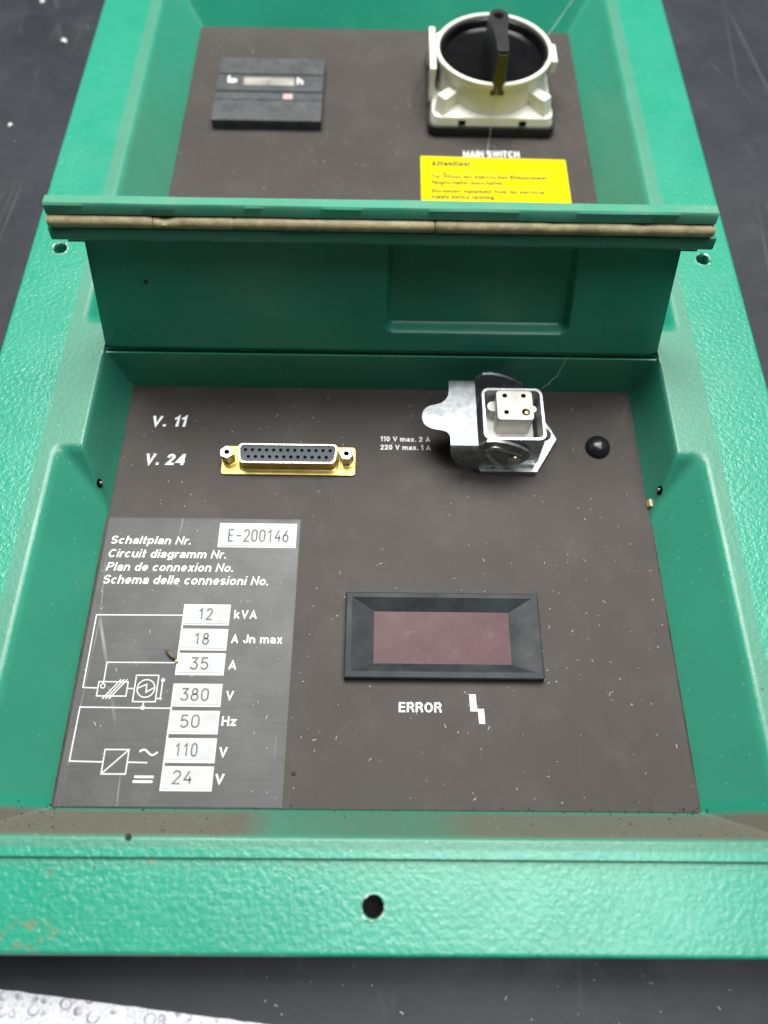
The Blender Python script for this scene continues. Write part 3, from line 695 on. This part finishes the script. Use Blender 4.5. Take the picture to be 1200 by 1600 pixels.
# spine: y rows, left edge follows the thumb tab, ends roll over into the arms
edge_ = [(145.0, 26.2), (145.3, 26.1), (146.0, 26.0), (147.5, 26.0), (149.5, 26.0), (150.8, 25.6), (151.8, 24.6), (152.5, 22.6), (153.0, 20.0), (153.6, 18.3), (154.6, 17.0), (156.0, 16.0), (158.0, 15.5), (160.0, 15.6), (161.6, 16.2), (162.8, 17.2), (163.6, 18.6), (164.2, 21.0), (165.0, 23.2), (166.4, 24.8), (168.4, 25.8), (171, 26.1), (174, 26.2), (175.4, 26.2), (176.1, 26.2), (176.4, 26.3)]
rows = []
for y, xL in edge_:
    e = min(y-144.9, 176.5-y); drop = 0 if e > 2.2 else 2.2-math.sqrt(max(0, 2.2**2-(2.2-e)**2))
    row = []
    for k in range(5):
        x = xL+(36.4-xL)*k/4; z = -1.5-.010*max(0, 30-x)**1.5-drop
        row.append((b.bm.verts.new((x, y, z)), b.bm.verts.new((x, y+(0 if e > 2.2 else (1 if y < 160 else -1)*1.0*(2.2-e)/2.2), z-1.0+drop*.3))))
    rows.append(row)
for i in range(len(rows)-1):
    for k in range(4):
        b.bm.faces.new((rows[i][k][0], rows[i][k+1][0], rows[i+1][k+1][0], rows[i+1][k][0])); b.bm.faces.new((rows[i][k][1], rows[i+1][k][1], rows[i+1][k+1][1], rows[i][k+1][1]))
    for k in (0, 4): b.bm.faces.new((rows[i][k][0], rows[i+1][k][0], rows[i+1][k][1], rows[i][k][1]))
for r_ in (rows[0], rows[-1]):
    for k in range(4): b.bm.faces.new((r_[k][0], r_[k+1][0], r_[k+1][1], r_[k][1]))
armp = [(26.2, -3.6), (26.4, -5.8), (27.2, -9.5), (29.4, -13.0), (32.4, -16.0), (35.8, -18.0), (38.4, -18.6), (39.8, -18.2), (40.2, -15.0), (42.5, -14.5), (46.0, -15.0), (49.0, -15.5), (53.0, -13.8), (55.8, -11.4), (56.8, -8.0), (55.8, -4.2), (52.0, -1.2), (46.5, 1.6), (42.0, 2.7), (39.0, 2.3), (36.5, -.6), (36.3, -3.4)]
b.plateXZ(armp, 144.9, 146.1, .25); b.plateXZ(armp, 175.3, 176.5, .25)
lev = b.build('locking_lever', 'steel', han, smooth=30)
b = B(); b.tube([(45.4, 144.9, -13.6), (39.4, 144.8, -4.6), (39.3, 144.8, -3.0), (40.6, 144.7, -1.4), (42.6, 144.7, -1.0), (45.6, 144.8, -2.2), (53.4, 144.9, -6.6)], [.9, .95, 1.0, 1.0, 1.0, .95, .7], 8); b.build('lever_spring', 'nickel', han, smooth=60)
b = B(); b.lathe([(2.7, 0), (2.7, .6), (2.3, 1.2), (1.2, 1.5), (.01, 1.6)], 0, 0, 24, close=False); b.build('lever_rivet', 'nickel', han, mtx=Matrix.Translation((51.0, 144.95, -9.6)) @ Matrix.Rotation(math.radians(90), 4, 'X'))
b = B(); b.box(39, 60, 145.2, 147.4, ZP+2.9, -14.2, .3); b.build('hood_foot', 'cast', han)

# ------------------------------------------------------------------ black domed plug
b = B(); b.lathe([(4.9, ZP-.05), (5.0, ZP+.4)]+[(5.0*math.cos(k*math.pi/30)+.001, ZP+.4+4.0*math.sin(k*math.pi/30)) for k in range(1, 16)], 87.5, 156.6, 48, close=False)
pl = b.build('dome_plug', 'dome', panel); pl['label'] = 'small black domed plug right of the power connector'

# ------------------------------------------------------------------ main rotary switch
SX, SY = 54.8, 374.8
b = B(); b.prism(rrect(SX-32.6, SX+32.6, SY-32.6, SY+32.6, 4.5), ZP-.05, ZP+5.4, .8); sw = b.build('main_switch', 'black', panel)
sw['label'] = 'ivory rotary main switch with black handle on the upper plate'
b = B(); b.mat('ivory').prism(rrect(SX-31.2, SX+31.2, SY-31.2, SY+31.2, 4), ZP+5.3, ZP+9.4, .5, top=rrect(SX-30.4, SX+30.4, SY-30.4, SY+30.4, 4))
# sloping shoulders from the square up to the drum
sq = rrect(SX-30.2, SX+30.2, SY-30.2, SY+30.2, 4, 8)
def ray(p, r):
    a = math.atan2(p[1]-SY, p[0]-SX); return (SX+r*math.cos(a), SY+r*math.sin(a))
b.prism(sq, ZP+9.3, ZP+11.8, top=[ray(p, 28.0) for p in sq])
b.lathe([(29.2, ZP+8), (28.4, ZP+12), (28.3, ZP+20), (28.5, 2.6), (29.4, 3.4), (29.6, 4.2), (29.6, 5.8), (29.2, 6.2), (27.9, 6.2), (27.6, 5.8), (27.6, .5), (20, .4)], SX, SY, 72, close=False)
for k in range(4):
    a = math.radians(45+90*k); c, s_ = math.cos(a), math.sin(a)
    P = [(25.0, -3.0), (39.6, -3.0), (39.6, 3.0), (25.0, 3.0)]
    W_ = [(SX+u*c-v*s_, SY+u*s_+v*c) for u, v in P]; T_ = [(SX+u*c-v*s_, SY+u*s_+v*c) for u, v in [(25.0, -2.7), (37.4, -2.7), (37.4, 2.7), (25.0, 2.7)]]
    b.prism(W_, ZP+8, ZP+17.5, .6, top=T_)
for x in (SX-15.4, SX+15.4): b.mat('hole').box(x-1.8, x+1.8, SY-31.5, SY-30.3, ZP+6.2, ZP+8.0)
# padlock strap with a slot on the left side
b.mat('ivory')
for y0, y1 in ((SY-16, SY-11), (SY+13, SY+18)): b.box(SX-32.2, SX-29.6, y0, y1, ZP+8, ZP+24, .5)
b.box(SX-32.3, SX-29.4, SY-16.1, SY+18.1, ZP+21.5, ZP+25, .6); b.box(SX+29.0, SX+31.6, SY-8, SY+6, ZP+19, ZP+24.5, .6)
b.mat('hole').box(SX-29.5, SX-28.2, SY-10.5, SY+1, ZP+12, ZP+21)
drum = b.build('switch_drum', None, sw, smooth=32)
b = B(); b.lathe([(27.5, .2), (27.5, 4.6), (26.6, 4.9), (25.6, 4.6), (24.6, 1.2), (23, .6), (10, .6), (.01, .6)], SX, SY, 72, close=False); b.build('switch_dial', 'gloss', sw)
hp = arc(54.6, 372.5, 4.9, 6.8, 200, -20, 14)+[(58.2, 362), (57.9, 346.6), (57.3, 346.0), (53.0, 346.0), (52.5, 346.6), (51.6, 362)]
hb = [(54.9+(x-54.9)*1.25, 361+(y-361)*1.03) for x, y in hp]
hole_ = circ(54.5, 374.2, 2.3, len(hp))
b = B(); b.prism(hb, 0.5, 22, .45, top=hp); hd = b.build('switch_handle', 'black', sw)
b = B(); b.ring(circ(54.5, 373.6, 2.7, 20), circ(54.5, 373.6, 2.45, 20), 21.8, 22.14); b.mat('hole'); b.prism(circ(54.5, 373.6, 2.5, 20), 21.6, 22.1); b.mats.insert(0, 'black'); 
for f in b.bm.faces: f.material_index = 1 if len(f.verts) == 20 or f.calc_center_median().z < 21.9 else 0
b.build('handle_hole', None, sw)
b = B(); b.prism([(52.9, 345.1), (57.4, 345.1), (57.4, 346.2), (52.9, 346.2)], 1.2, 20.6, .2); b.build('handle_marker', 'yellowed', sw)

# ------------------------------------------------------------------ yellow warning sticker
b = B(); b.prism([(18.5, 286), (91.7, 286), (91.9, 326.2), (18.5, 327.4)], ZP-.1, ZP+.14); yl_ = b.build('warning_sticker', 'yellow', panel)
yl_['label'] = 'yellow printed warning sticker below the main switch'
ZY = ZP+.26
text('Attention!', 23.9, 43.5, 320.1, 4.4, 'dark_ink', yl_, ZY, 0, .12)
text('Vor Öffnen des elektrischen Einbauraumes', 23.7, 81.8, 311.4, 2.9, 'dark_ink', yl_, ZY, 0, .115)
text('Hauptschalter ausschalten.', 23.6, 59.8, 307.2, 2.9, 'dark_ink', yl_, ZY, 0, .115)
text('Disconnect equipment from the electrical', 23.5, 79.3, 301.2, 2.9, 'dark_ink', yl_, ZY, 0, .115)
text('supply before opening.', 23.4, 54.7, 297.2, 2.9, 'dark_ink', yl_, ZY, 0, .115)
V = []; F = []
for y in (316.0, 305.6): ribbon(V, F, [(23.7, y), (86.2, y)], .5, ZY)
mesh_obj('rule', V, F, 'dark_ink', yl_)

# ------------------------------------------------------------------ hour meter
b = B(); hx0, hx1, hy0, hy1 = -88.7, -32.5, 345.4, 396.3; hz = ZP+5.2
b.prism(rrect(hx0, hx1, hy0, hy1, 1), ZP-.05, hz-.8, .2)
for y0, y1, zz in ((hy0, 361.6, 0), (362.2, 368.2, -.25), (368.8, 382.2, -.1), (382.8, hy1, 0)): b.box(hx0+.2, hx1-.2, y0+.15, y1-.15, hz-1.0, hz+zz, .35)
hm = b.build('hour_meter', 'hour', panel); hm['label'] = 'square black hour counter with grey counting strip on the upper plate'
b = B(); b.box(-74.6, -48.0, 373.4, 379.6, hz-.3, hz+.1, .2); b.build('counter_strip', 'lcd', hm)
b = B(); b.box(-53.0, -48.2, 362.6, 366.6, hz-.6, hz, .2); b.build('indicator', 'pink', hm)
text('h', -46.6, -43.2, 374.6, 5.6, 'white', hm, hz+.05, 0, .1)
V = [(-83.2, 381.0), (-82.0, 381.0), (-81.8, 378.2), (-79.6, 378.8), (-78.0, 377.6), (-78.2, 375.6), (-80.4, 374.9), (-83.2, 375.4)]
mesh_obj('counter_symbol', [(x, y, hz+.05) for x, y in V], [tuple(range(7, -1, -1))], 'white', hm)
flush_text()

# ------------------------------------------------------------------ loose things
# patterned card, lower left
b = B(); a = math.radians(-5.9); px, py = -111.0, -29.4
def cp(u, v): return (px+u*math.cos(a)+v*math.sin(a), py+u*math.sin(a)-v*math.cos(a))
P = [cp(-120+210*i/60, .25*noise.noise(Vector((i*.9, 2, 0)))) for i in range(61)]+[cp(90, 150), cp(-120, 150)]
b.prism(P[::-1], ZT+.1, ZT+.6); tag(b.build('patterned_card', 'droplets'), 'white card printed with grey water droplets at the lower left corner', 'card')
# husk
b = B(); p0, p1 = Vector((-74.9, 71.6, ZF+1.0)), Vector((-70.2, 67.9, ZF+.9))
b.tube([p0.lerp(p1, t)+Vector((0, 0, .5*math.sin(t*3.1))) for t in (0, .12, .3, .5, .7, .88, 1)], [.1, .45, .75, .85, .75, .5, .15], 8)
b.mat('husk'); hk = b.build('seed_husk', 'husk', None, smooth=60); tag(hk, 'dark pointed seed husk lying beside the number 35 field', 'seed husk')
b = B(); b.lathe([(.01, -.5), (.5, -.3), (.6, 0), (.4, .4), (.01, .5)], 0, 0, 8, close=False); tag(b.build('amber_crumb', 'tan', None, mtx=Matrix.Translation((-70.3, 67.6, ZF+.9))), 'tiny amber crumb at the tip of the seed husk', 'crumb')
b = B(); b.prism(rrect(-.9, .9, -1.5, 1.5, .5, 3), -1, 1.1, .3); tag(b.build('tan_crumb', 'tan', None, mtx=Matrix.Translation((104.6, 131.0, ZP+1.2)) @ Matrix.Rotation(.2, 4, 'Y')), 'tan lump in the right edge of the lower plate', 'crumb')
def lump(r, loc, seed, squash=.7):
    b = B(); bmesh.ops.create_icosphere(b.bm, subdivisions=2, radius=r)
    for v in b.bm.verts:
        v.co *= 1+.35*noise.noise(v.co*1.4/r+Vector((seed*3.3, 0, 0))); v.co.z *= squash
    bmesh.ops.translate(b.bm, vec=loc, verts=b.bm.verts[:]); return b
tag(lump(.9, (-71.5, 11.2, 2.1), 1).build('dirt_crumb', 'dirt'), 'black dirt crumb on the front rim near the left', 'crumb')
tag(lump(.7, (-27.4, 31.2, ZP+.4), 2).build('dirt_crumb', 'dirt'), 'dark dirt crumb on the lower plate right of the circuit label', 'crumb')
for i, (x, y, s, lb) in enumerate(((-182.3, 423.7, 1.6, 'largest white crumb on the black mat, upper left'), (-196.1, 351.7, 1.2, 'white crumb on the black mat left of the panel, lowest of three'), (-202.6, 461, 1.4, 'white crumb on the black mat near the top left edge'))):
    tag(lump(s, (x, y, ZT+s*.5), i+5).build('white_crumb', 'lint'), lb, 'crumb')
_c = cover_pt(-86, .1, 33); tag(lump(.8, _c, 31, 1).build('dirt_spot', 'dirt'), 'black dirt spot on the left half of the upright cover', 'dirt')
# cobweb strands
def strand(pts, label, r=.07):
    b = B(); P = []
    for i in range(len(pts)-1):
        for k in range(8):
            t = k/8; p = Vector(pts[i]).lerp(Vector(pts[i+1]), t); P.append(p+Vector((.5*noise.noise(Vector((i+t*2.1, 0, r*50))), .5*noise.noise(Vector((0, i+t*2.1, r*50))), 0)))
    P.append(Vector(pts[-1])); b.tube(P, r, 5)
    tag(b.build('cobweb_strand', 'web', None, smooth=80), label, 'cobweb')
strand([(54.6, 344.9, 5), (54.4, 342.4, -9), (53.6, 338.5, ZP+.4), (52, 328, ZP+.3)], 'pale cobweb thread hanging from the switch down to the words MAIN SWITCH', .12)
strand([(82, 384, 6.3), (108, 440, 0)], 'cobweb thread from the switch rim to the upper right corner', .1)
strand([(80.5, 366, 5.2), (74, 356, 2.2), (66, 352, 1.4), (58, 348, 4)], 'cobweb thread sagging across the black switch dial', .12)
strand([(62, 171, .2), (68, 176, 1), (73, 184, 4)], 'faint cobweb thread from the power connector up to the cover', .035)
# lint on the plates and mat, dirt along the front ledge: nobody could count it
def scatter(name, mat, label, gen, n):
    V = []; F = []
    for i in range(n):
        x, y, z, L, wd = gen(i); a = rnd.uniform(0, math.pi); bend = rnd.uniform(-.9, .9); q = len(V); p = Vector((x, y))
        for k in range(4):
            d = Vector((math.cos(a+bend*k/3), math.sin(a+bend*k/3))); nn_ = Vector((-d.y, d.x))*wd*(.6 if k in (0, 3) else 1)/2
            V.append((p.x+nn_.x, p.y+nn_.y, z)); V.append((p.x-nn_.x, p.y-nn_.y, z)); V.append((p.x, p.y, z+wd*.5)); p = p+d*L/3
        for k in range(3):
            a0 = q+3*k; F += [(a0, a0+3, a0+5, a0+2), (a0+2, a0+5, a0+4, a0+1)]
    o = mesh_obj(name, V, F, mat); tag(o, label, name.replace('_', ' '), kind='stuff'); return o
def g_plate(i):
    y = rnd.choice((rnd.uniform(22, 180), rnd.uniform(230, 430), rnd.uniform(22, 110)))
    return rnd.uniform(-103, 103), y, ZP+.16, rnd.choice((.25, .4, .5, .9, 1.6)) , rnd.uniform(.1, .2)
scatter('lint', 'lint', 'pale lint fibres and specks scattered on the plates', g_plate, 300)
def g_mat(i):
    x = rnd.choice((-1, 1))*rnd.uniform(153, 330); y = rnd.uniform(100, 700)
    if i % 4 == 0: x = rnd.uniform(-40, 150); y = rnd.uniform(-60, -19)
    return x, y, ZT+.1, rnd.choice((.3, .4, .5, 1.2)), rnd.uniform(.12, .3)
scatter('mat_lint', 'lint', 'pale specks of dust on the black mat', g_mat, 160)
def g_dirt(i):
    x = rnd.uniform(-110, 110); y = rnd.uniform(19.2, 21.4) if i % 3 else rnd.uniform(12.5, 20)
    if i % 2: x = rnd.choice((-104, 96, 102, 75))+rnd.gauss(0, 5)
    z = float(housing_z(np.array([x]), np.array([y]))[0]); z = max(z, ZP)
    return x, y, z+.05, rnd.choice((.3, .4, .5, .7)), rnd.uniform(.25, .6)
scatter('dirt', 'dirt', 'dark dirt grains gathered along the front ledge of the lower plate', g_dirt, 110)
